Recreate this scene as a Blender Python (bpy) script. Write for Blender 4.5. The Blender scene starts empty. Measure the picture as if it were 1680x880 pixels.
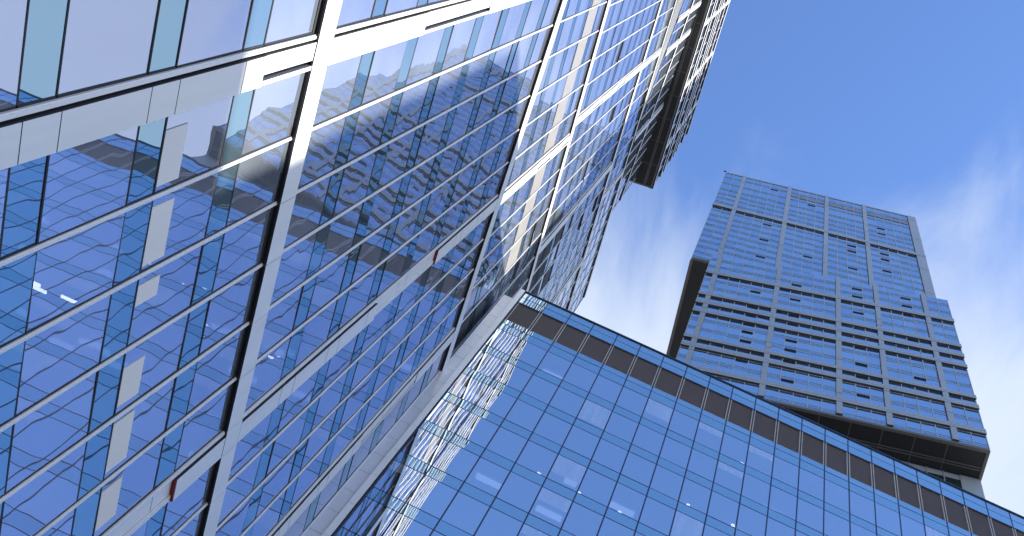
import bpy, math, random
from mathutils import Matrix, Vector

random.seed(7)
SC = bpy.context.scene
COL = SC.collection
GROUND = -1.6                                   # the camera stands at eye height above the paving, at the world's origin

# ------------------------------------------------------------------ camera
ROT = [[-0.29678263627, 0.86805467235, 0.39799642286],
       [-0.91252993690, -0.38062746031, 0.14970588069],
       [0.28144125686, -0.31875354470, 0.90508949650]]      # columns: right, down, forward
FOC = 1698.0 / 1680.0
cam = bpy.data.cameras.new('camera')
cam.lens = 36.0 * FOC
cam.sensor_width = 36.0
cam.clip_end = 5000
cam_ob = bpy.data.objects.new('camera', cam)
COL.objects.link(cam_ob)
r_, d_, f_ = [Vector((ROT[0][k], ROT[1][k], ROT[2][k])) for k in range(3)]
m = Matrix.Identity(4)
for i in range(3):
    m[i][0], m[i][1], m[i][2] = r_[i], -d_[i], -f_[i]
cam_ob.matrix_world = m
SC.camera = cam_ob

# ------------------------------------------------------------------ sun and sky
SUN = Vector((20.8, -50.0, 19.2)).normalized()               # towards the sun
elev = math.asin(SUN.z)
azim = math.atan2(SUN.x, SUN.y)
sun = bpy.data.lights.new('sun', 'SUN')
sun.energy = 2.8
sun.angle = math.radians(0.53)
sun.color = (1.0, 0.93, 0.83)
sun_ob = bpy.data.objects.new('sun', sun)
COL.objects.link(sun_ob)
sun_ob.rotation_euler = SUN.to_track_quat('Z', 'Y').to_euler()

world = bpy.data.worlds.new('World')
SC.world = world
world.use_nodes = True
W = world.node_tree
bg = W.nodes['Background']
sky = W.nodes.new('ShaderNodeTexSky')
sky.sky_type = 'NISHITA'
sky.sun_disc = False
sky.sun_elevation = elev
sky.sun_rotation = azim
sky.air_density = 1.0
sky.dust_density = 0.4
sky.ozone_density = 5.0
bg.inputs[1].default_value = 0.12


def wn(kind, **kw):
    n = W.nodes.new(kind)
    for k, v in kw.items():
        setattr(n, k, v)
    return n


tint = wn('ShaderNodeMix', data_type='RGBA', blend_type='MULTIPLY')
tint.inputs[0].default_value = 1.0
tint.inputs[7].default_value = (1.02, 0.97, 1.06, 1)
W.links.new(sky.outputs[0], tint.inputs[6])
# thin high cloud towards the sun side of the sky
tc = wn('ShaderNodeTexCoord')
mp = wn('ShaderNodeMapping')
mp.inputs['Rotation'].default_value = (0.3, 0.2, 0.9)
mp.inputs['Location'].default_value = (9.4, 0.0, 0.0)
mp.inputs['Scale'].default_value = (2.2, 4.2, 1.6)
W.links.new(tc.outputs['Generated'], mp.inputs[0])
nz = wn('ShaderNodeTexNoise')
nz.inputs['Scale'].default_value = 1.5
nz.inputs['Detail'].default_value = 9
nz.inputs['Roughness'].default_value = 0.56
nz.inputs['Distortion'].default_value = 0.5
W.links.new(mp.outputs[0], nz.inputs['Vector'])
dot = wn('ShaderNodeVectorMath', operation='DOT_PRODUCT')
dot.inputs[1].default_value = Vector((1.0, 0.0, -1.60))
W.links.new(tc.outputs['Generated'], dot.inputs[0])
mr = wn('ShaderNodeMapRange')
mr.inputs[1].default_value = 0.25
mr.inputs[2].default_value = 0.75
mr.inputs[3].default_value = -0.16
mr.inputs[4].default_value = 0.16
W.links.new(nz.outputs[0], mr.inputs[0])
ad = wn('ShaderNodeMath', operation='ADD')
W.links.new(dot.outputs['Value'], ad.inputs[0])
W.links.new(mr.outputs[0], ad.inputs[1])
cr = wn('ShaderNodeMapRange', interpolation_type='SMOOTHSTEP')
cr.inputs[1].default_value = -1.40
cr.inputs[2].default_value = -1.00
cr.inputs[4].default_value = 0.92
W.links.new(ad.outputs[0], cr.inputs[0])
# unseen hazy cloud added low round the horizon to brighten shaded walls
sx = wn('ShaderNodeSeparateXYZ')
W.links.new(tc.outputs['Generated'], sx.inputs[0])
hz = wn('ShaderNodeMapRange', interpolation_type='SMOOTHSTEP')
hz.inputs[1].default_value = 0.66
hz.inputs[2].default_value = 0.18
hz.inputs[3].default_value = 0.0
hz.inputs[4].default_value = 0.85
W.links.new(sx.outputs[2], hz.inputs[0])
mxx = wn('ShaderNodeMath', operation='MAXIMUM')
W.links.new(hz.outputs[0], mxx.inputs[0])
W.links.new(cr.outputs[0], mxx.inputs[1])
cl = wn('ShaderNodeMix', data_type='RGBA')
cl.inputs[7].default_value = (2.0, 2.25, 2.62, 1)
W.links.new(mxx.outputs[0], cl.inputs[0])
cc = wn('ShaderNodeMix', data_type='RGBA')
cc.inputs[6].default_value = (2.0, 2.25, 2.62, 1)
cc.inputs[7].default_value = (3.6, 3.75, 3.9, 1)
W.links.new(hz.outputs[0], cc.inputs[0])
W.links.new(cc.outputs[2], cl.inputs[7])
W.links.new(tint.outputs[2], cl.inputs[6])
W.links.new(cl.outputs[2], bg.inputs[0])

SC.view_settings.view_transform = 'Standard'
SC.view_settings.look = 'None'
SC.view_settings.gamma = 1
SC.view_settings.use_curve_mapping = False
SC.view_settings.exposure = 1.75
SC.render.engine = 'CYCLES'
SC.cycles.max_bounces = 10
SC.cycles.glossy_bounces = 5
SC.cycles.transparent_max_bounces = 10
SC.cycles.caustics_reflective = False
SC.cycles.caustics_refractive = False
SC.cycles.use_denoising = True


# ------------------------------------------------------------------ materials
def new_mat(name):
    mt = bpy.data.materials.new(name)
    mt.use_nodes = True
    return mt, mt.node_tree.nodes, mt.node_tree.links


def solid(name, col, rough=0.6, metal=0.0, var=0.06, scale=0.7, spec=0.5, streak=False):
    """paint or metal with faint large and small variation"""
    mt, N, L = new_mat(name)
    b = N['Principled BSDF']
    b.inputs['Roughness'].default_value = rough
    b.inputs['Metallic'].default_value = metal
    b.inputs['Specular IOR Level'].default_value = spec
    g = N.new('ShaderNodeNewGeometry')
    n = N.new('ShaderNodeTexNoise')
    n.inputs['Scale'].default_value = scale
    n.inputs['Detail'].default_value = 5
    if streak:
        st = N.new('ShaderNodeMapping')
        st.inputs['Scale'].default_value = (5.0, 5.0, 0.35)
        L.new(g.outputs['Position'], st.inputs[0])
        L.new(st.outputs[0], n.inputs['Vector'])
    else:
        L.new(g.outputs['Position'], n.inputs['Vector'])
    mx = N.new('ShaderNodeMix')
    mx.data_type = 'RGBA'
    mx.inputs[6].default_value = tuple(c * (1 - var) for c in col) + (1,)
    mx.inputs[7].default_value = tuple(min(1, c * (1 + var)) for c in col) + (1,)
    L.new(n.outputs[0], mx.inputs[0])
    L.new(mx.outputs[2], b.inputs['Base Color'])
    rr = N.new('ShaderNodeMapRange')
    rr.inputs[3].default_value = rough * 0.85
    rr.inputs[4].default_value = min(1, rough * 1.15)
    L.new(n.outputs[0], rr.inputs[0])
    L.new(rr.outputs[0], b.inputs['Roughness'])
    return mt


def glass(name, tint, inner, haze, base, gloss, wave, wscale=0.55, rough=0.0, shift=1.0):
    """coated facade glass: mirror coat over a tinted see-through pane with a little dust"""
    mt, N, L = new_mat(name)
    N.remove(N['Principled BSDF'])
    out = N['Material Output']
    g = N.new('ShaderNodeNewGeometry')
    n = N.new('ShaderNodeTexNoise')
    n.inputs['Scale'].default_value = wscale
    n.inputs['Detail'].default_value = 1.5 if shift else 0.4
    n.inputs['Roughness'].default_value = 0.4
    # every pane is bent in its own way: shift the pattern by a number that is constant over one pane
    sh = N.new('ShaderNodeVectorMath')
    sh.operation = 'MULTIPLY_ADD'
    cx = N.new('ShaderNodeCombineXYZ')
    for k in range(3):
        L.new(g.outputs['Random Per Island'], cx.inputs[k])
    L.new(cx.outputs[0], sh.inputs[0])
    sh.inputs[1].default_value = (37.0 * shift, 53.0 * shift, 71.0 * shift)
    L.new(g.outputs['Position'], sh.inputs[2])
    L.new(sh.outputs[0], n.inputs['Vector'])
    bp = N.new('ShaderNodeBump')
    bp.inputs['Strength'].default_value = 1.0
    wv = N.new('ShaderNodeMapRange')
    wv.inputs[3].default_value = wave * 0.45
    wv.inputs[4].default_value = wave * 1.35
    L.new(g.outputs['Random Per Island'], wv.inputs[0])
    L.new(wv.outputs[0], bp.inputs['Distance'])
    L.new(n.outputs[0], bp.inputs['Height'])
    gl = N.new('ShaderNodeBsdfGlossy')
    pv = N.new('ShaderNodeMath')
    pv.operation = 'MULTIPLY'
    pv.inputs[1].default_value = 7.31
    L.new(g.outputs['Random Per Island'], pv.inputs[0])
    fr_ = N.new('ShaderNodeMath')
    fr_.operation = 'FRACT'
    L.new(pv.outputs[0], fr_.inputs[0])
    gm = N.new('ShaderNodeMix')
    gm.data_type = 'RGBA'
    gm.inputs[6].default_value = (gloss[0] * .86, gloss[1] * .92, gloss[2] * .95, 1)
    gm.inputs[7].default_value = (min(1, gloss[0] * 1.08), min(1, gloss[1] * 1.05), min(1, gloss[2] * 1.02), 1)
    L.new(fr_.outputs[0], gm.inputs[0])
    L.new(gm.outputs[2], gl.inputs['Color'])
    gl.inputs['Roughness'].default_value = rough
    L.new(bp.outputs[0], gl.inputs['Normal'])
    # see-through part
    df = N.new('ShaderNodeBsdfDiffuse')
    df.inputs['Color'].default_value = inner + (1,)
    if haze < 1:
        tr = N.new('ShaderNodeBsdfTransparent')
        tr.inputs['Color'].default_value = tint + (1,)
        dn = N.new('ShaderNodeTexNoise')
        dn.inputs['Scale'].default_value = 0.35
        dn.inputs['Detail'].default_value = 6
        dm = N.new('ShaderNodeMapping')
        dm.inputs['Scale'].default_value = (14, 14, .5) if haze > .7 else (1, 1, 1)
        L.new(g.outputs['Position'], dm.inputs[0])
        L.new(dm.outputs[0], dn.inputs['Vector'])
        hr = N.new('ShaderNodeMapRange')
        hr.inputs[1].default_value = 0.3
        hr.inputs[2].default_value = 0.7
        hr.inputs[3].default_value = haze * 0.75
        hr.inputs[4].default_value = haze * 1.25
        L.new(dn.outputs[0], hr.inputs[0])
        a = N.new('ShaderNodeMixShader')
        L.new(hr.outputs[0], a.inputs[0])
        L.new(tr.outputs[0], a.inputs[1])
        L.new(df.outputs[0], a.inputs[2])
        under = a
    else:
        under = df
    fr = N.new('ShaderNodeFresnel')
    fr.inputs[0].default_value = 1.5
    mr_ = N.new('ShaderNodeMapRange')
    mr_.inputs[3].default_value = base
    mr_.inputs[4].default_value = 1.0
    L.new(fr.outputs[0], mr_.inputs[0])
    b = N.new('ShaderNodeMixShader')
    L.new(mr_.outputs[0], b.inputs[0])
    L.new(under.outputs[0], b.inputs[1])
    L.new(gl.outputs[0], b.inputs[2])
    L.new(b.outputs[0], out.inputs['Surface'])
    return mt


M = {}
M['vision'] = glass('vision_glass', (0.42, 0.55, 0.95), (0.46, 0.54, 0.66), 0.60, 0.56, (0.78, 0.80, 1.0), 0.008)
M['spandrel'] = glass('spandrel_glass', (0, 0, 0), (0.11, 0.17, 0.22), 1.0, 0.56, (0.56, 0.77, 0.90), 0.008)
M['m_vision'] = glass('office_vision_glass', (0.50, 0.62, 0.95), (0.5, 0.58, 0.7), 0.10, 0.84, (0.97, 0.97, 1.0), 0.011, 0.32, 0.0, 0.0)
M['m_sheer'] = glass('office_glass_with_sheer_blind', (0.50, 0.62, 0.95), (0.70, 0.78, 0.86), 0.8, 0.76, (0.95, 0.96, 1.0), 0.011, 0.32, 0.0, 0.0)
M['m_spandrel'] = glass('office_spandrel_glass', (0, 0, 0), (0.10, 0.20, 0.28), 1.0, 0.70, (0.76, 0.93, 0.98), 0.011, 0.32, 0.0, 0.0)
M['t_vision'] = glass('tower_vision_glass', (0, 0, 0), (0.06, 0.12, 0.28), 1.0, 0.86, (0.84, 0.93, 1.0), 0.003)
M['t_spandrel'] = glass('tower_spandrel_glass', (0, 0, 0), (0.09, 0.16, 0.24), 1.0, 0.70, (0.76, 0.90, 1.0), 0.003)
M['dark_glass'] = glass('dark_glass', (0, 0, 0), (0.02, 0.03, 0.03), 1.0, 0.08, (0.7, 0.85, 0.9), 0.002)
M['panel'] = solid('pale_aluminium_panel', (0.86, 0.88, 0.89), 0.36, 0.2, 0.08, 0.7, 0.5, True)
M['sill'] = solid('silver_sill_profile', (0.86, 0.87, 0.88), 0.34, 0.2, 0.05)
M['side'] = solid('shadow_gap_and_shaded_side', (0.055, 0.06, 0.07), 0.5, 0.2, 0.1)
M['gasket_shade'] = solid('black_gasket_and_shade', (0.012, 0.013, 0.018), 0.6, 0.0)
M['mull'] = solid('dark_blue_mullion', (0.022, 0.034, 0.085), 0.4, 0.2)
M['red'] = solid('dark_red_end', (0.20, 0.006, 0.012), 0.45, 0.0)
M['t_panel'] = solid('tower_metal_panel', (0.30, 0.35, 0.40), 0.42, 0.15, 0.08, 0.25)
M['t_frame'] = solid('tower_window_frame', (0.32, 0.37, 0.43), 0.5, 0.1)
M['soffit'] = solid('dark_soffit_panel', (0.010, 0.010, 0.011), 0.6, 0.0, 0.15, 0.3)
M['rim'] = solid('soffit_edge_trim', (0.13, 0.12, 0.11), 0.5, 0.2)
M['louver'] = solid('brown_grey_louver', (0.145, 0.125, 0.125), 0.6, 0.1)
M['louver_back'] = solid('louver_backing', (0.075, 0.064, 0.064), 0.8)
M['upright'] = solid('louver_upright', (0.42, 0.42, 0.42), 0.5, 0.1)
M['brushed'] = solid('brushed_metal_panel', (0.84, 0.85, 0.85), 0.30, 0.35, 0.08, 0.5)
M['blind'] = solid('white_blind_and_added_panel', (0.88, 0.90, 0.90), 0.5, 0.0, 0.03)
M['beige'] = solid('beige_reflection', (0.29, 0.28, 0.262), 0.35, 0.0, 0.16, 1.5)
M['slab'] = solid('interior_ceiling', (0.42, 0.42, 0.42), 0.9)
M['core'] = solid('interior_wall', (0.22, 0.22, 0.24), 0.9)
M['clad'] = solid('grey_cladding', (0.25, 0.27, 0.30), 0.5, 0.2, 0.1, 0.2)
M['roof'] = solid('grey_roof_membrane', (0.22, 0.22, 0.22), 0.9)
M['paving'] = solid('granite_paving', (0.38, 0.37, 0.355), 0.8, 0.0, 0.2, 0.4)
M['asphalt'] = solid('asphalt', (0.05, 0.05, 0.052), 0.9, 0.0, 0.2, 2.0)
lm, LN, LL = new_mat('lamp_glow')
LN.remove(LN['Principled BSDF'])
em = LN.new('ShaderNodeEmission')
em.inputs[0].default_value = (1.0, 0.86, 0.62, 1)
em.inputs[1].default_value = 2.6
LL.new(em.outputs[0], LN['Material Output'].inputs['Surface'])
M['lamp'] = lm
lm2 = lm.copy()
lm2.name = 'dim_strip_lamp'
for nd in lm2.node_tree.nodes:
    if nd.type == 'EMISSION':
        nd.inputs[0].default_value = (0.85, 0.92, 1.0, 1)
        nd.inputs[1].default_value = 0.45
M['strip_lamp'] = lm2


# ------------------------------------------------------------------ mesh helpers
class Plan:
    """a vertical plane: u metres along its foot, z up, o metres out of it towards the street"""

    def __init__(self, x0, y0, x1, y1):
        self.p = Vector((x0, y0))
        d = Vector((x1 - x0, y1 - y0))
        self.length = d.length
        self.u = d.normalized()
        n = Vector((-self.u.y, self.u.x))
        self.n = n if n.dot(-self.p) > 0 else -n

    def at(self, u, z, o=0.0):
        q = self.p + self.u * u + self.n * o
        return (q.x, q.y, z)


class MB:
    def __init__(self):
        self.v, self.f, self.m, self.mats = [], [], [], []

    def mi(self, mat):
        if mat not in self.mats:
            self.mats.append(mat)
        return self.mats.index(mat)

    def poly(self, pts, mat):
        k = len(self.v)
        self.v += [tuple(p) for p in pts]
        self.f.append(tuple(range(k, k + len(pts))))
        self.m.append(self.mi(mat))

    def hexa(self, c, mat, mats=None):
        """c: 8 corners, bottom ring 0-3 then top ring 4-7; mats overrides by face: bottom, top, s01, s12, s23, s30"""
        k = len(self.v)
        self.v += [tuple(p) for p in c]
        fs = [(0, 3, 2, 1), (4, 5, 6, 7), (0, 1, 5, 4), (1, 2, 6, 5), (2, 3, 7, 6), (3, 0, 4, 7)]
        for i, q in enumerate(fs):
            self.f.append(tuple(k + j for j in q))
            self.m.append(self.mi((mats or {}).get(i, mat)))

    def box(self, pl, u0, u1, z0, z1, o0, o1, mat, mats=None):
        """faces: 0 bottom, 1 top, 2 front (o1), 3 at u1, 4 back (o0), 5 at u0"""
        c = [pl.at(u0, z0, o1), pl.at(u1, z0, o1), pl.at(u1, z0, o0), pl.at(u0, z0, o0)]
        c += [pl.at(u0, z1, o1), pl.at(u1, z1, o1), pl.at(u1, z1, o0), pl.at(u0, z1, o0)]
        self.hexa(c, mat, mats)

    def build(self, name, parent=None, label=None, stuff=False):
        me = bpy.data.meshes.new(name)
        off = Vector(parent_base(parent)) if parent else Vector((0, 0, 0))
        me.from_pydata([tuple(Vector(v) - off) for v in self.v], [], self.f)
        for mt in self.mats:
            me.materials.append(M[mt])
        me.polygons.foreach_set('material_index', self.m)
        me.update()
        ob = bpy.data.objects.new(name, me)
        COL.objects.link(ob)
        if parent:
            ob.parent = parent
            BASE[ob.name] = off
        if label:
            ob['label'] = label
        if stuff:
            ob['kind'] = 'stuff'
        return ob


BASE = {}


def parent_base(o):
    return BASE[o.name]


def thing(name, label, cat, loc):
    o = bpy.data.objects.new(name, None)
    COL.objects.link(o)
    o.location = loc
    o['label'] = label
    o['category'] = cat
    BASE[o.name] = loc
    return o


def px(p):
    v = Vector(p)
    z = f_.dot(v)
    if z < 0.1:
        return None
    return (840 + 1698 * r_.dot(v) / z, 440 + 1698 * d_.dot(v) / z)


def area_in_view(pts):
    q = [px(p) for p in pts]
    if any(a is None for a in q):
        return 0.0
    q = [(min(max(x, 0), 1680), min(max(y, 0), 880)) for x, y in q]
    return abs(sum(q[i][0] * q[(i + 1) % len(q)][1] - q[(i + 1) % len(q)][0] * q[i][1] for i in range(len(q)))) / 2


class Panes:
    """collects every pane of one building; the hundred that show largest become parts of their own"""

    def __init__(self, name):
        self.name, self.items = name, []

    def add(self, pl, u0, u1, z0, z1, mat, tilt=0.0):
        d = [random.uniform(-tilt, tilt) for _ in range(3)]
        pts = [pl.at(u0, z0, d[0]), pl.at(u1, z0, d[1]), pl.at(u1, z1, d[2]), pl.at(u0, z1, d[0] + d[2] - d[1])]
        back = [pl.at(u, z, -0.03) for u, z in ((u0, z0), (u1, z0), (u1, z1), (u0, z1))]
        self.items.append((area_in_view(pts), pts, back, mat))

    def build(self, parent):
        self.items.sort(key=lambda a: -a[0])
        for k in (0, 1):
            part = self.items[:100] if k == 0 else self.items[100:]
            rest = MB()
            for _, pts, back, mat in part:
                b = MB() if k == 0 else rest
                b.poly(pts, mat)
                if k == 0:
                    b.build(self.name, parent)
            if k == 1 and rest.f:
                rest.build(self.name, parent, stuff=True)


def lerp_list(a, b, n):
    return [a + (b - a) * i / n for i in range(n + 1)]


# ------------------------------------------------------------------ ground
g = MB()
g.poly([(-2500, -2500, GROUND), (2500, -2500, GROUND), (2500, 2500, GROUND), (-2500, 2500, GROUND)], 'paving')
o = g.build('ground')
o['kind'] = 'structure'
g = MB()
for (x0, x1) in ((-34, -22),):
    g.poly([(x0, -400, GROUND + .004), (x1, -400, GROUND + .004), (x1, 400, GROUND + .004), (x0, 400, GROUND + .004)], 'asphalt')
o = g.build('road')
o['kind'] = 'structure'
g = MB()
for x in (-22.3, -34.0):
    P = Plan(x, -400, x, 400)
    g.box(P, 0, 800, GROUND - .05, GROUND + .12, -.15, .15, 'paving')
o = g.build('kerb')
o['kind'] = 'structure'


# ==================================================================== 1. the glass tower on the left
LT = thing('glass_tower', 'tall glass tower filling the left, sunlit silver bands and piers, its upper block cantilevered',
           'tower', (15.0, 20.0, GROUND))
lt_vision, lt_span = Panes('window_pane'), Panes('spandrel_pane')
PA = Plan(0, 10, 10, 10)
PB = Plan(0, 12.194, 10, 11.624)
PE = Plan(0, 10.69, 10, 10.592)
PF = Plan(0, 10.564, 10, 9.884)
PITCH = 3.277


def section(pl, z0, z1, rows, strips, piers, root, tilt, pier_out=0.14, cap_out=0.07, u_end=None):
    """one run of curtain wall between two bands.
    rows: list of (z0, z1, 'vision'|'spandrel'); strips: mullion positions; piers: list of dicts u0,u1,vents"""
    u_min, u_max = strips[0], (u_end or strips[-1])
    # glass
    for i in range(len(strips) - 1):
        a, b = strips[i], strips[i + 1]
        if any(abs(p['u0'] - a) < .02 and abs(p['u1'] - b) < .02 for p in piers):
            continue
        for (r0, r1, kind) in rows:
            P = lt_vision if kind == 'vision' else lt_span
            P.add(pl, a + .02, b - .02, r0 + .015, r1 - .015, kind, tilt)
    # horizontal glazing bars
    for (r0, r1, kind) in rows:
        b = MB()
        b.box(pl, u_min, u_max, r0 - .022, r0 + .022, -.08, .012, 'gasket_shade')
        b.build('transom', root)
    # projecting vertical caps
    ends = [p['u0'] for p in piers] + [p['u1'] for p in piers]
    for s in strips:
        if any(abs(s - e) < .02 for e in ends):
            continue
        b = MB()
        b.box(pl, s - .075, s + .055, z0, z1, -.08, .014, 'gasket_shade')
        b.box(pl, s - .042, s + .046, z0, z1, -.02, cap_out * .6, 'sill')
        b.box(pl, s - .012, s + .036, z0, z1, cap_out * .5, cap_out * .9, 'sill')
        b.build('mullion', root)
    for p in piers:
        pier(pl, p['u0'], p['u1'], z0, z1, rows, p.get('vents', ()), root, pier_out, p.get('red', ()))


def pier(pl, u0, u1, z0, z1, rows, vents, root, out, red):
    b = MB()
    # backing, lip towards the glass, then panels floor by floor with open joints
    b.box(pl, u0 + .10, u1 - .01, z0, z1, -.3, -.02, 'side')
    b.box(pl, u0 - .045, u0, z0, z1, -.05, .012, 'gasket_shade')
    b.box(pl, u0, u0 + .12, z0, z1, -.05, out * .45, 'sill')
    b.box(pl, u0 + .03, u0 + .10, z0, z1, .0, out * .62, 'sill')
    b.box(pl, u1 - .05, u1 + .02, z0, z1, -.05, .03, 'sill')
    cuts = sorted({z0, z1} | {r0 for r0, r1, k in rows if z0 < r0 < z1})
    reds = []
    for a, c in zip(cuts[:-1], cuts[1:]):
        mid = (a + c) / 2
        v = any(v0 <= mid <= v1 for v0, v1 in vents)
        if v and red:      # a set-back segment under a red-ended panel
            b.box(pl, u0 + .17, u1 - .20, a + .012, c - .012, -.02, .02, 'panel', {5: 'side', 3: 'gasket_shade', 0: 'side'})
            b.box(pl, u1 - .18, u1 - .01, a, c, -.05, .07, 'sill')
        elif v:      # a ventilation segment: narrower, leaving a dark slot beside it
            b.box(pl, u0 + .17, u1 - .26, a + .012, c - .012, -.02, out * .86, 'panel', {5: 'side', 3: 'gasket_shade', 0: 'side'})
            b.box(pl, u1 - .12, u1 - .01, a, c, -.05, out * .9, 'sill')
            b.box(pl, u1 - .26, u1 - .12, a, c, -.3, -.015, 'gasket_shade')
        else:
            if any(abs(a - q) < .5 for q in red) and not any(abs(a - r[0]) < .01 for r in reds):
                reds.append((a, c))
            b.box(pl, u0 + .18, u1 - .02, a + .006, c, -.02, out - .05, 'side')
            b.box(pl, u0 + .17, u1, a + .012, c - .012, out - .05, out, 'panel', {5: 'side', 0: 'side'})  # sides and undersides coloured dark, standing in for shade
    po = b.build('pier', root)
    for a, c in reds:
        b = MB()
        b.box(pl, u0 + .175, u1 - .005, a - .035, a + .004, -.015, out, 'red')
        b.build('red_end_panel', po)


def band(pl, u0, u1, z0, z1, joints, root, out=0.14):
    b = MB()
    b.box(pl, u0, u1, z0, z1 - .02, -.4, out - .03, 'side', {0: 'gasket_shade'})  # underside and the strip below it blackened as shade under the band
    cuts = sorted({u0, u1} | {j for j in joints if u0 < j < u1})
    for a, c in zip(cuts[:-1], cuts[1:]):
        b.box(pl, a + .012, c - .012, z0 + .02, z1, out - .05, out, 'panel', {0: 'gasket_shade', 1: 'sill'})
    b.box(pl, u0, u1, z0 - .12, z0, -.4, .01, 'gasket_shade')
    b.build('floor_band', root)


def rows_from(tops, z0, z1, sp):
    """tops: upper edge of each spandrel; below each top a spandrel sp high, then vision glass up to the next"""
    out, z = [], z0
    for t in tops:
        if t - sp > z + .2:
            out.append((z, t - sp, 'vision'))
        out.append((max(t - sp, z), t, 'spandrel'))
        z = t
    if z1 - z > .2:
        out.append((z, z1, 'vision'))
    return out


# --- lowest block
TOPS = [23.40 - PITCH * k for k in range(7, 0, -1)]
mod = 1.787
sA1 = [-9.8 + mod * k for k in range(9)] + [6.29, 7.17] + [8.955 + mod * k for k in range(6)] + [18.77, 20.50, 22.28, 24.08, 25.90, 26.78, 28.75]
sA1 = sorted(set(round(s, 3) for s in sA1))
sA1 = [s for s in sA1 if not (4.55 < s < 6.2)]
piersA = [{'u0': 6.29, 'u1': 7.17, 'vents': ((20.2, 22.5),)}, {'u0': 17.89, 'u1': 18.77, 'vents': ((12, 20.15),), 'red': (20.12,)},
          {'u0': 25.90, 'u1': 26.78, 'vents': ((30, 33.2),), 'red': (33.24,)}]
rA1 = [(GROUND + 4.2, TOPS[0] - .88, 'vision')] + rows_from(TOPS, TOPS[0] - .88, 22.5, .88)
rA1 = [r for r in rA1 if r[1] > r[0]]
sA1[-7:-7] = []
for s_list in (sA1,):
    for k, s in enumerate(s_list):
        if abs(s - 17.89) < .03:
            s_list[k] = 17.89
section(PA, GROUND + 4.2, 22.5, rA1, sA1, piersA, LT, .010)
band(PA, -9.8, 28.75, 22.5, 23.36, sA1, LT)
TOPS2 = [23.40 + PITCH * k for k in range(1, 8)]
rA2 = rows_from(TOPS2, 23.36, 48.6, .88)
piersA2 = [{'u0': 6.29, 'u1': 7.17, 'vents': ((29.9, 36.6), (43, 46.4))}, {'u0': 17.89, 'u1': 18.77, 'vents': ((33.1, 39.9),), 'red': (39.8,)},
           {'u0': 25.90, 'u1': 26.78, 'vents': ((23.3, 26.7), (36.5, 43))}]
section(PA, 23.36, 48.6, rA2, sA1, piersA2, LT, .010)
band(PA, -9.8, 28.75, 48.6, 49.6, sA1, LT)
b = MB()
b.box(PA, -9.8, 28.75, GROUND, GROUND + 4.2, -.5, .02, 'clad')
for k in range(8):
    b.box(PA, -8.5 + k * 4.6, -5.4 + k * 4.6, GROUND + .1, GROUND + 3.6, .02, .05, 'dark_glass')
b.build('lobby_wall', LT)

# --- second block, turned a little
SP = .88
zC, zD, zT = 72.3, 101.3, 113.4
T1 = [49.6 + PITCH * k for k in range(1, 7)]
sB1 = [-9.5 + 1.95 * k for k in range(9)] + [8.5, 10.42, 12.42, 14.5, 16.3, 18.2, 19.92, 20.76, 22.75, 24.2, 25.86, 27.9, 29.9, 31.8, 33.8, 35.8, 37.8, 39.8, 41.8, 43.8, 45.8, 47.6, 49.6]
sB1 = sorted(s for s in sB1 if not (6.6 < s < 8.4))
section(PB, 49.0, zC - .9, rows_from(T1, 49.0, zC - .9, SP), sB1,
        [{'u0': 19.92, 'u1': 20.76, 'vents': ((62.8, 66.2), (69.5, 71.4))}], LT, .012)
band(PB, -9.5, 49.6, zC - .9, zC + .1, sB1, LT)
T2 = [zC + .1 + PITCH * k for k in range(1, 9)]
sB2 = [-9.3 + 1.93 * k for k in range(10)] + [8.9, 10.83, 12.78, 14.68, 16.6, 18.8, 19.62, 21.4, 23.15, 25.1, 27.05, 29.2, 30.05, 32.0, 33.92, 36.1, 38.1, 40.0, 40.85, 42.8, 44.8, 46.8, 49.6]
sB2 = sorted(s for s in sB2 if not (7.2 < s < 8.8))
section(PB, zC + .1, zD - .9, rows_from(T2, zC + .1, zD - .9, SP), sB2,
        [{'u0': 18.8, 'u1': 19.62, 'vents': ((78.5, 82), (88.3, 92))}, {'u0': 29.2, 'u1': 30.05, 'vents': ((82, 85.5),)},
         {'u0': 40.0, 'u1': 40.85, 'vents': ((82, 85.5), (88.4, 92))}], LT, .012)
band(PB, -9.3, 49.6, zD - .9, zD + .1, sB2, LT)
T3 = [zD + .1 + PITCH * k for k in range(1, 4)]
sB3 = [-9.3 + 1.93 * k for k in range(10)] + [9.0, 10.9, 12.8, 14.62, 16.66, 18.95, 19.75, 21.6, 23.5, 25.4, 27.3, 29.2, 31.1, 33.0, 33.8, 35.7, 37.6, 39.5, 41.4, 43.4, 45.4, 47.4, 49.6]
sB3 = sorted(s for s in sB3 if not (7.2 < s < 8.8))
section(PB, zD + .1, zT - .8, rows_from(T3, zD + .1, zT - .8, SP), sB3,
        [{'u0': 18.95, 'u1': 19.75, 'vents': ((105, 108),)}, {'u0': 33.0, 'u1': 33.8, 'vents': ((105, 108),)}], LT, .012)
band(PB, -9.3, 49.6, zT - .8, zT, sB3, LT)

# --- third block
zS = 134.9
T4 = [zT + PITCH * k for k in range(1, 7)]
sE = [7.8, 9.7, 11.6, 13.5, 15.36, 16.1, 17.25, 19.0, 19.8, 21.5, 23.4, 25.3, 27.2, 29.1, 29.9, 31.8, 33.7, 35.6, 37.6, 40.0]
section(PE, zT, zS, rows_from(T4, zT, zS, SP), sE,
        [{'u0': 15.36, 'u1': 16.1, 'vents': ((120, 123),)}, {'u0': 19.0, 'u1': 19.8, 'vents': ((116, 120),)}, {'u0': 29.1, 'u1': 29.9}], LT, .012)
band(PE, 7.8, 40.0, 123.0, 123.9, sE, LT)

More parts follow.
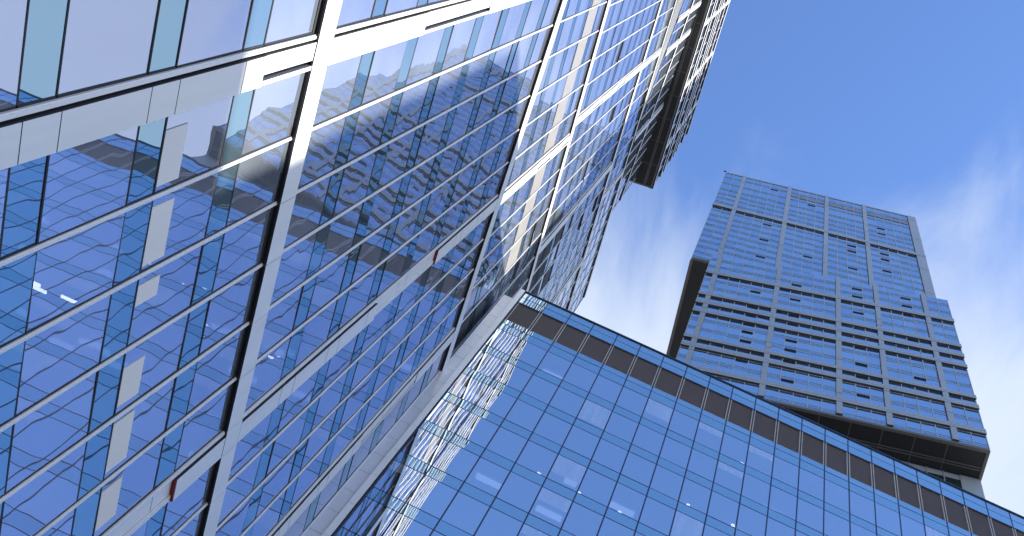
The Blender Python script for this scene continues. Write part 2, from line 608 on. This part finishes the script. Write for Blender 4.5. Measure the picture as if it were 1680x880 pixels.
# --- top block, cantilevered over the street
zR = 173.2
T5 = [zS + .9 + PITCH * k for k in range(1, 12)]
sF = [8.6, 10.3, 12.2, 14.1, 16.0, 17.9, 18.7, 20.6, 22.5, 24.4, 26.3, 27.1, 29.0, 30.9, 32.8, 34.7, 35.5, 37.4, 39.0, 40.6]
section(PF, zS + .9, zR, rows_from(T5, zS + .9, zR, SP), sF,
        [{'u0': 17.9, 'u1': 18.7, 'vents': ((142, 149),)}, {'u0': 26.3, 'u1': 27.1, 'vents': ((155, 160),)}, {'u0': 34.7, 'u1': 35.5, 'vents': ((144, 150),)}], LT, .012)
for k, z in enumerate([zS, 141.4, 144.7, 151.2, 154.5, 157.8, 164.3, 170.9]):
    band(PF, 8.6, 40.72, z, z + .9, sF, LT, .2)

# --- open top-hung windows
def open_vent(pl, u0, u1, z1, root, h=.8, out=.12, glass_mat='vision'):
    b = MB()
    z0 = z1 - h
    c = [pl.at(u0, z0, out), pl.at(u1, z0, out), pl.at(u1, z0, .005), pl.at(u0, z0, .005),
         pl.at(u0, z1, .03), pl.at(u1, z1, .03), pl.at(u1, z1, .005), pl.at(u0, z1, .005)]
    b.hexa(c, 'gasket_shade', {2: glass_mat})
    q = MB()
    q.box(pl, u0 + .03, u1 - .03, z0 - .3, z0, .0, .03, 'gasket_shade')
    b.build('sash', q.build('open_vent', root))


for (u0, u1, z) in ((14.75, 16.5, 85.1), (21.5, 23.0, 91.6), (25.2, 27.0, 85.3), (32.1, 33.8, 98.4), (32.1, 33.8, 92.0), (23.6, 25.3, 112.0)):
    open_vent(PB, u0, u1, z, LT, 1.0, .13)
for (u0, u1, z) in ((25.95, 27.8, 68.8),):
    open_vent(PB, u0, u1, z, LT, 1.0, .13)

# --- bodies behind the glass
def body(pl, u0, u1, z0, z1, depth, slabs, root, inner=5.0, slab_mat='slab', soffit='soffit', slab_t=.3):
    b = MB()
    e = .35
    b.box(pl, u0, u0 + .3, z0, z1, -depth, -.09, 'clad')
    b.box(pl, u1 - .3, u1, z0, z1, -depth, -.09, 'clad')
    b.box(pl, u0 + .3, u1 - .3, z0, z1, -depth, -depth + .4, 'clad')
    b.build('rear_wall', root)
    b = MB()
    b.box(pl, u0 + .3, u1 - .3, z0 + .05, z1 - .4, -inner - .2, -inner, 'core')
    b.build('core_wall', root)
    b = MB()
    b.box(pl, u0 + .3, u1 - .3, z1 - .35, z1 - .05, -depth + .4, -.09, 'roof')
    b.build('roof', root)
    for z in slabs:
        if z0 < z - .5 and z < z1 - .5:
            b = MB()
            b.box(pl, u0 + .3, u1 - .3, z - .62, z - .62 + slab_t, -inner, -.25, slab_mat)
            b.build('floor_slab', root)


def soffit(pl, u0, u1, z, depth, root, t=.35, out=.02, lines=(), name='soffit'):
    b = MB()
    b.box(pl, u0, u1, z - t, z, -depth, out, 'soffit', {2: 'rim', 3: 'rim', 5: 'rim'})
    # narrow trims just inside the edge
    for k in lines:
        b.box(pl, u0 + .3, u1 - .3, z - t - .03, z - t, -k - .12, -k, 'rim')
    q = u0 + 3.2
    while q < u1 - 1:
        b.box(pl, q - .03, q + .03, z - t - .012, z - t + .01, -depth + .5, out - .2, 'rim')
        q += 3.2
    so = b.build(name, root)
    b = MB()
    b.box(pl, u0, u1, z - t - .05, z - t - .002, out - .16, out, 'rim')
    b.build('edge_trim', so)
    b = MB()
    b.box(pl, u1 - .22, u1, z - t - .05, z - t - .002, -depth, out - .16, 'rim')
    b.build('edge_trim', so)


body(PA, -9.8, 28.7, GROUND, 49.4, 24, TOPS + [23.4] + TOPS2, LT)
body(PB, -9.4, 49.5, 49.4, zT, 25, T1 + [zC] + T2 + [zD] + T3, LT)
body(PE, 7.8, 39.9, zT, zS - .35, 23, T4, LT)
body(PF, 8.6, 40.5, zS, zR, 25, T5, LT)
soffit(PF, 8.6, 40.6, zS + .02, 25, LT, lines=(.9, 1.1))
b = MB()
b.box(PE, 7.8, 40.0, zT + .03, zT + .10, -2.5, -.1, 'panel')
b.build('underside_panel', LT)
b = MB()
b.box(PF, 8.6, 40.6, zR, zR + .5, -.3, .12, 't_panel')
b.build('parapet', LT)
b = MB()
b.box(PE, 7.8, 40.0, zT - .03, zT + .02, -20, -.05, 'panel')
b.build('ledge', LT)

# --- thin white panels added just outside the glass for its bright patches
for (u0, u1) in ((7.55, 8.75), (9.2, 10.55), (11.0, 11.5), (13.05, 14.05), (14.5, 15.85), (16.4, 17.55)):
    b = MB()
    b.box(PA, u0, u1, 16.86, 17.62, .004, .02, 'blind')  # added bright panel in the blinds' white
    b.build('added_bright_panel', LT)
# --- beige panels outside the second block's glass, painted for a reflected sunlit strip
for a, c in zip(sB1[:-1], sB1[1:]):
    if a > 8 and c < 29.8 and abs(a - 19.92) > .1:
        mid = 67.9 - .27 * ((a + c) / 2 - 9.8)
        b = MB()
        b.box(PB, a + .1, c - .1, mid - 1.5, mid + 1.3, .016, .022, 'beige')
        b.build('beige_reflection_panel', LT)
# a few pale blinds behind the panes of the lowest block
rb = random.Random(3)
for a, c in zip(sA1[:-1], sA1[1:]):
    for r0, r1, kind in rA2:
        if kind == 'vision' and a > 5 and c - a > 1.2 and rb.random() < .16:
            b = MB()
            h = rb.choice((.5, .9, 1.6))
            b.box(PA, a + .06, a + (c - a) * rb.choice((.55, .97)), r1 - h, r1 - .05, -.22, -.2, 'blind')
            b.build('roller_blind', LT)
# --- strip lamps under the ceilings behind the glass
for (u, z, w) in ((10.2, 14.35, .7), (10.42, 14.55, .8), (11.1, 15.6, .6), (9.25, 17.35, .5), (17.25, 25.85, .25), (20.4, 27.8, .25)):
    b = MB()
    b.box(PA, u - .03, u + .03, z - .02, z + .01, -.4 - w * .7, -.4, 'lamp')
    b.build('ceiling_lamp', LT)
lt_vision.build(LT)
lt_span.build(LT)

# ==================================================================== 2. the office building in the middle
OB = thing('office_building', 'long blue glass office building in the middle, strip of brown louvers below its roofline',
           'office building', (36.0, -15.0, GROUND))
PM = Plan(28.75, 10, 28.75 + 1.55, -40)
ob_vision, ob_span = Panes('window_pane'), Panes('spandrel_pane')
ys = [8.93, 7.255, 5.53, 3.88, 2.17, .51, -1.15, -2.79, -4.42, -6.0, -7.60, -9.18, -10.77, -12.33, -13.86, -15.42, -16.94, -18.44, -19.96, -21.45, -22.97, -24.5]
mu = [(10 - y) * math.hypot(1, .031) for y in ys]
while mu[-1] < 48:
    mu.append(mu[-1] + 1.55)
mu.append(50.0)
ZR = 62.62
LV0, LV1 = 57.72, 60.72
line_tops = [53.58 - 3.3 * k for k in range(0, 17)]
rows = [(56.15, 57.1, 'spandrel'), (57.1, LV0, 'spandrel'), (LV1, 61.66, 'spandrel'), (61.66, ZR - .06, 'spandrel')]
z = 56.15
for t in line_tops:
    rows.append((t, z, 'vision'))
    rows.append((t - .84, t, 'spandrel'))
    z = t - .84
    if z < GROUND + 3:
        break
rows.append((GROUND, z, 'vision'))
for i in range(len(mu) - 1):
    a, c = mu[i], mu[i + 1]
    for r0, r1, kind in rows:
        sheer = kind == 'vision' and random.random() < .2
        if sheer:      # glass with a sheer blind let down part of the way
            cut = r0 + (r1 - r0) * random.choice((.08, .3, .3, .55, .7))
            ob_vision.add(PM, a + .02, c - .02, r0 + .012, cut, 'm_vision', .0)
            ob_vision.add(PM, a + .02, c - .02, cut, r1 - .012, 'm_sheer', .0)
        else:
            (ob_vision if kind == 'vision' else ob_span).add(PM, a + .02, c - .02, r0 + .012, r1 - .012, 'm_' + kind, .003)
    # louver panel of this bay, framed by two light uprights
    b = MB()
    b.box(PM, a + .05, c - .05, LV0, LV1, -.2, -.14, 'louver_back')
    n = 26
    for k in range(n):
        zz = LV0 + .06 + (LV1 - LV0 - .12) * k / n
        b.box(PM, a + .11, c - .11, zz, zz + .05, -.14, -.06, 'louver')
    b.box(PM, a + .055, a + .10, LV0, LV1, -.14, .01, 'upright')
    b.box(PM, c - .10, c - .055, LV0, LV1, -.14, .01, 'upright')
    b.box(PM, a + .10, c - .10, LV0, LV0 + .05, -.14, -.01, 'louver')
    b.box(PM, a + .10, c - .10, LV1 - .05, LV1, -.14, -.01, 'louver')
    b.build('louver_panel', OB)
for s in mu:
    b = MB()
    b.box(PM, s - .038, s + .038, GROUND, LV0, -.1, .010, 'mull')
    b.box(PM, s - .038, s + .038, LV1, ZR - .02, -.1, .010, 'mull')
    b.box(PM, s - .05, s + .05, LV0, LV1, -.1, -.05, 'louver_back')
    b.build('mullion', OB)
for r0, r1, kind in rows:
    b = MB()
    b.box(PM, mu[0], 50, r0 - .021, r0 + .021, -.1, .007, 'mull')
    b.build('transom', OB)
b = MB()
b.box(PM, mu[0] - .1, 50.1, LV1 - .03, LV1 + .03, -.1, .03, 'mull')
b.box(PM, mu[0] - .1, 50.1, ZR - .05, ZR + .06, -.45, .07, 'mull')
b.build('parapet', OB)
# corner strip of brushed metal beside the tower, with joints, and its pale jamb
b = MB()
zc = GROUND
while zc < 60.9:
    z1 = min(zc + 1.64, 60.9)
    b.box(PM, .015, .70, zc + .012, z1 - .012, -.2, 0, 'brushed')
    zc = z1
b.box(PM, 0, .72, GROUND, 60.9, -.3, -.06, 'gasket_shade')
b.box(PM, 0, .72, 60.9, ZR - .3, -.9, -.7, 'side')
b.build('corner_panel', OB)
b = MB()
zc = GROUND
while zc < ZR:
    z1 = min(zc + 2.46, ZR)
    b.box(PM, .70, mu[0] - .055, zc + .008, z1 - .008, -.3, .10, 'panel', {5: 'side', 3: 'side'})
    zc = z1
b.box(PM, .72, mu[0] - .07, GROUND, ZR - .01, -.3, .085, 'gasket_shade')
b.build('corner_jamb', OB)
# interior
floors = [t - .84 for t in line_tops] + [56.15]
b = MB()
b.box(PM, .3, 49.7, GROUND, ZR - .5, -14.0, -13.6, 'clad')
b.box(PM, 49.7, 50, GROUND, ZR - .02, -14.0, -.12, 'clad')
b.box(PM, 0, .3, GROUND, ZR - .02, -14.0, -.95, 'clad')
b.build('rear_wall', OB)
b = MB()
b.box(PM, .3, 49.7, GROUND, ZR - 1.4, -5.2, -5.0, 'core')
b.build('core_wall', OB)
b = MB()
b.box(PM, .3, 49.7, ZR - 1.3, ZR - 1.0, -13.6, -.5, 'roof')
b.build('roof', OB)
for f in floors:
    b = MB()
    b.box(PM, .3, 49.7, f + .1, f + .5, -5.0, -.3, 'slab')
    b.build('floor_slab', OB)
rb = random.Random(11)
vis = [r for r in rows if r[2] == 'vision']
for i in range(len(mu) - 1):
    a, c = mu[i], mu[i + 1]
    for r0, r1, kind in vis[:7]:
        if rb.random() < .22 and i < 24:
            b = MB()
            h = rb.choice((.7, 1.2, 2.3))
            w = rb.choice((.5, .95, .95))
            n = 12
            u0, u1 = a + .1, a + .1 + (c - a - .2) * w
            for k in range(n):      # gathered folds of a sheer curtain
                p0, p1 = u0 + (u1 - u0) * k / n, u0 + (u1 - u0) * (k + 1) / n
                oo = -.25 if k % 2 else -.31
                o2 = -.31 if k % 2 else -.25
                b.poly([PM.at(p0, r1 - h, oo), PM.at(p1, r1 - h, o2), PM.at(p1, r1 - .05, o2), PM.at(p0, r1 - .05, oo)], 'blind')
            b.build('curtain', OB)
for i in range(len(mu) - 2):
    for r0, r1, kind in vis[:7]:
        if rb.random() < .30:
            b = MB()
            oo = rb.uniform(-2.4, -.8)
            b.box(PM, mu[i] + .15, mu[i + 1] - .15, r1 + .02, r1 + .06, oo - .35, oo, 'strip_lamp')
            b.build('strip_lamp', OB)
for (y, z) in ((2.6, 43.95), (.4, 43.95), (-1.8, 43.95), (-5.0, 47.3), (-7.5, 47.4), (-7.4, 53.85)):
    u = (10 - y)
    b = MB()
    b.box(PM, u - .09, u + .09, z - .06, z + .05, -.22, -.10, 'lamp')
    b.build('ceiling_lamp', OB)
ob_vision.build(OB)
ob_span.build(OB)
# unseen lower wing beyond the slab's far end, added to cast a low shadow
b = MB()
PW = Plan(18, -40.2, 60, -40.2)
b.box(PW, 0, 42, GROUND, 38.6, -30, 0, 'clad')
wing = b
b = MB()
for k in range(11):
    wing.box(PW, .4, 41.6, GROUND + 1.0 + 3.4 * k, GROUND + 3.2 + 3.4 * k, 0, .05, 'dark_glass')
wing.build('unseen_shadow_wing', OB)

# ==================================================================== 3. the tower on the right
RT = thing('stacked_tower', 'distant blue glass tower of two shifted blocks with dark soffits, behind the louvered office building',
           'tower', (60.0, -18.0, GROUND))
rt_vision, rt_span = Panes('window_pane'), Panes('spandrel_pane')
TT = Plan(52.526, -.771, 47.482, -36.946)
TM = Plan(51.452, -3.424, 44.661, -36.524)


def tower_face(pl, strips, piers, zlines, bands, z0, z1, sp, root, joints):
    zl = [z for z in zlines if z0 < z < z1]
    edges = [z0] + zl + [z1]
    for i in range(len(strips) - 1):
        a, c = strips[i], strips[i + 1]
        if any(abs(a - p[0]) < .02 for p in piers):
            continue
        for q0, q1 in zip(edges[:-1], edges[1:]):
            h = min(sp, (q1 - q0) * .45)
            rt_span.add(pl, a + .02, c - .02, q0, q0 + h * .5, 't_spandrel', .008)
            rt_span.add(pl, a + .02, c - .02, q0 + h * .5, q0 + h, 't_spandrel', .008)
            rt_vision.add(pl, a + .02, c - .02, q0 + h, q1, 't_vision', .012)
    for q0, q1 in zip(edges[:-1], edges[1:]):
        h = min(sp, (q1 - q0) * .45)
        b = MB()
        for zz, t in ((q0, .04), (q0 + h * .5, .025), (q0 + h, .035)):
            b.box(pl, strips[0], strips[-1], zz - t, zz + t, -.1, .03, 't_frame')
        b.build('transom', root)
    for s in strips:
        if any(abs(s - p[0]) < .02 or abs(s - p[1]) < .02 for p in piers):
            continue
        b = MB()
        b.box(pl, s - .045, s + .045, z0, z1, -.1, .07, 't_frame')
        b.build('mullion', root)
    for k, p in enumerate(piers):
        top = z1 + (.35 if p[2] else 0)
        cuts = sorted([z0, top] + [j for j in joints[k % len(joints)] if z0 < j < top])
        b = MB()
        b.box(pl, p[0] + .04, p[1] - .04, z0, top, -.2, .16, 'side')
        for c0, c1 in zip(cuts[:-1], cuts[1:]):
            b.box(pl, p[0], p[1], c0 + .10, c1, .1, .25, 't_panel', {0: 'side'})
        b.build('pier', root)
    for (u0, u1, b0, b1) in bands:
        b = MB()
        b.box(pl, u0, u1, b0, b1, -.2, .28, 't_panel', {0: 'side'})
        b.box(pl, u0, u1, b0 - .08, b0, -.2, .02, 'side')
        b.box(pl, u0, u1, b0 + (b1 - b0) * .45, b0 + (b1 - b0) * .5, .2, .30, 't_frame')
        b.build('floor_band', root)


# upper block
sT = [0, 1.72, 3.42, 4.13] + lerp_list(4.13, 12.25, 5)[1:] + [13.02] + lerp_list(13.02, 19.43, 4)[1:] + [20.15] + lerp_list(20.15, 26.5, 4)[1:] + [27.22] + lerp_list(27.22, 35.0, 5)[1:] + [36.5]
pT = [(3.42, 4.13, 1), (12.25, 13.02, 1), (19.43, 20.15, 1), (26.5, 27.22, 1), (35.0, 36.5, 0)]
zl = [151.6 + 3.0 * k for k in range(9)] + [178.35, 181.3, 184.2, 187.0, 190.4, 194.65, 199.3]
tower_face(TT, sT, pT, zl, [(-.06, 36.56, 178.35, 179.55)], 149.2, 203.0, .95, RT,
           ((155.7, 170.8, 183.0, 197.6), (165, 177.5, 197.7), (161.8, 170.8, 195), (156, 176.6, 185.3), (160, 171.5, 188, 200.5)))
b = MB()
b.box(TT, -.05, 36.55, 202.9, 203.4, -.5, .1, 't_panel')
b.build('parapet', RT)
for a, c in zip(sT[:-1], sT[1:]):
    if a > 12.9 and c - a > 1 and a < 34.9:
        b = MB()
        b.box(TT, a + .08, c - .08, 197.1, 198.8, .01, .045, 'soffit')
        for k in range(8):
            b.box(TT, a + .08, c - .08, 197.15 + k * .2, 197.25 + k * .2, .045, .075, 't_frame')
        b.build('louver_panel', RT)
tv = [(9.1, 10.6, 199.3), (16.3, 17.75, 194.65), (9.1, 10.6, 175.4), (9.1, 10.6, 166.65), (9.1, 10.6, 157.7), (16.3, 17.75, 163.6), (23.37, 24.85, 175.4),
      (23.37, 24.85, 172.4), (23.37, 24.85, 163.5), (28.85, 30.25, 190.4), (28.85, 30.25, 187), (28.85, 30.25, 175.3), (28.85, 30.25, 172.3), (28.85, 30.25, 166.5)]
for u0, u1, zz in tv:
    open_vent(TT, u0, u1, zz, RT, .45, .12, 't_vision')

# lower block
sM = [0, 1.0, 1.68] + lerp_list(1.68, 9.74, 5)[1:] + [10.42] + lerp_list(10.42, 18.15, 5)[1:] + [18.82] + lerp_list(18.82, 23.45, 3)[1:] + [24.1] + lerp_list(24.1, 30.1, 4)[1:] + [30.76, 32.25, 33.79]
pM = [(1.0, 1.68, 0), (9.74, 10.42, 0), (18.15, 18.82, 1), (23.45, 24.1, 1), (30.1, 30.76, 1)]
zlM = [108.75 + 3.02 * k for k in range(14)]
bM = [(-.06, 33.86, 108.85, 109.95), (-.06, 33.86, 114.95, 116.0), (-.06, 33.86, 117.6, 118.5), (-.06, 33.86, 126.35, 127.3),
      (-.06, 33.86, 129.55, 130.7), (-.06, 33.86, 132.8, 133.8), (-.06, 33.86, 141.6, 142.8)]
tower_face(TM, sM, pM, zlM, bM, 105.8, 150.7, .95, RT,
           ((114, 128, 137), (119.5, 121.2, 144.6), (111, 120.5, 133), (114.3, 134.6, 136.8), (112.3, 139)))
mv = [(6.6, 8, 138.65), (12.0, 13.43, 144.75), (12.0, 13.43, 138.7), (20.4, 21.85, 148.15), (20.4, 21.85, 144.95), (27.2, 28.6, 148.2), (27.2, 28.6, 145.1),
      (6.6, 8, 132.6), (6.6, 8, 129.5), (12.0, 13.43, 132.6), (6.6, 8, 126.3), (12.0, 13.43, 129.5), (6.6, 8, 123.7), (6.6, 8, 120.7), (12.0, 13.43, 123.9),
      (12.0, 13.43, 120.9), (6.6, 8, 114.8), (12.0, 13.43, 117.5), (12.0, 13.43, 112), (20.4, 21.85, 126.3), (20.4, 21.85, 121.2), (20.4, 21.85, 117.5),
      (20.4, 21.85, 112.4), (27.2, 28.6, 141.5), (27.2, 28.6, 132.7), (27.2, 28.6, 120.7), (20.4, 21.85, 138.6)]
for u0, u1, zz in mv:
    open_vent(TM, u0, u1, zz, RT, .45, .12, 't_vision')


def tower_body(pl, u0, u1, z0, z1, depth, root):
    b = MB()
    b.box(pl, u0, u1, z0, z1, -depth, -.14, 'clad', {1: 'roof'})
    # horizontal bands on the flanks so that they read as storeys
    z = z0 + 1.0
    while z < z1 - 1.5:
        for uu, s in ((u0, -1), (u1, 1)):
            b.box(pl, min(uu, uu + s * .04), max(uu, uu + s * .04), z, z + 1.9, -depth + .5, -.5, 't_vision')
        z += 3.0
    b.build('side_wall', root)


tower_body(TT, .05, 36.45, 149.3, 202.9, 30, RT)
tower_body(TM, .05, 33.7, 105.9, 150.6, 30, RT)
b = MB()
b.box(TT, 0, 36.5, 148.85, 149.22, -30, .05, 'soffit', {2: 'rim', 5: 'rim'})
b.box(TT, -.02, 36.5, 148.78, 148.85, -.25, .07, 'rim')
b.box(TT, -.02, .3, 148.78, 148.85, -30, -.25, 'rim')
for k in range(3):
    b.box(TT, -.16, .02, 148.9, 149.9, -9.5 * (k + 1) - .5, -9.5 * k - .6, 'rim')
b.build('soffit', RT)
b = MB()
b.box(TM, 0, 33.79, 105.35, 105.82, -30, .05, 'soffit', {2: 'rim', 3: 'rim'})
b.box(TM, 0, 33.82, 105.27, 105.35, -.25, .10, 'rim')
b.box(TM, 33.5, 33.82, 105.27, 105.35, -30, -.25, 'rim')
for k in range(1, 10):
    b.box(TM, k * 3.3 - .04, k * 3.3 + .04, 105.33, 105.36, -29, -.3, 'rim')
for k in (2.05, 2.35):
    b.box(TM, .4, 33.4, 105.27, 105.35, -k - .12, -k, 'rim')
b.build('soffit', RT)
# recessed shaft below
TB = Plan(54.2, -4.2, 48.13, -37.1)
nB = TB.length
b = MB()
b.box(TB, 0, nB, GROUND, 105.3, -26, -.2, 'clad')
b.build('shaft', RT)
b = MB()
zb = 105.3
k = 0
while zb > 60:
    u = nB - 2.0
    while u > 1:
        b.box(TB, u - 1.68, u, zb - 1.0, zb - .02, -.2, 0, 't_frame')
        b.box(TB, u - 1.68, u, zb - 3.0, zb - 1.0, -.2, -.02, 'dark_glass')
        b.box(TB, u - .05, u + .05, zb - 3.0, zb, -.2, .09, 't_panel')
        u -= 1.72
    b.box(TB, 0, nB, zb - 3.05, zb - 2.98, -.2, .03, 't_frame')
    zb -= 3.0
    k += 1
b.build('shaft_glazing', RT)
b = MB()
b.box(TB, nB - 1.95, nB + .05, 60, 105.28, -.3, .10, 't_panel', {3: 't_panel'})
b.box(TB, nB - .05, nB + .12, 60, 105.28, -2.2, -.3, 't_panel')
b.build('pier', RT)
b = MB()
b.box(TT, -.1, .0, 203.3, 204.6, -.2, -.1, 'soffit')
b.box(TT, -.5, .05, 204.5, 204.75, -.25, -.05, 'soffit')
b.build('roof_beacon', RT)
rt_vision.build(RT)
rt_span.build(RT)
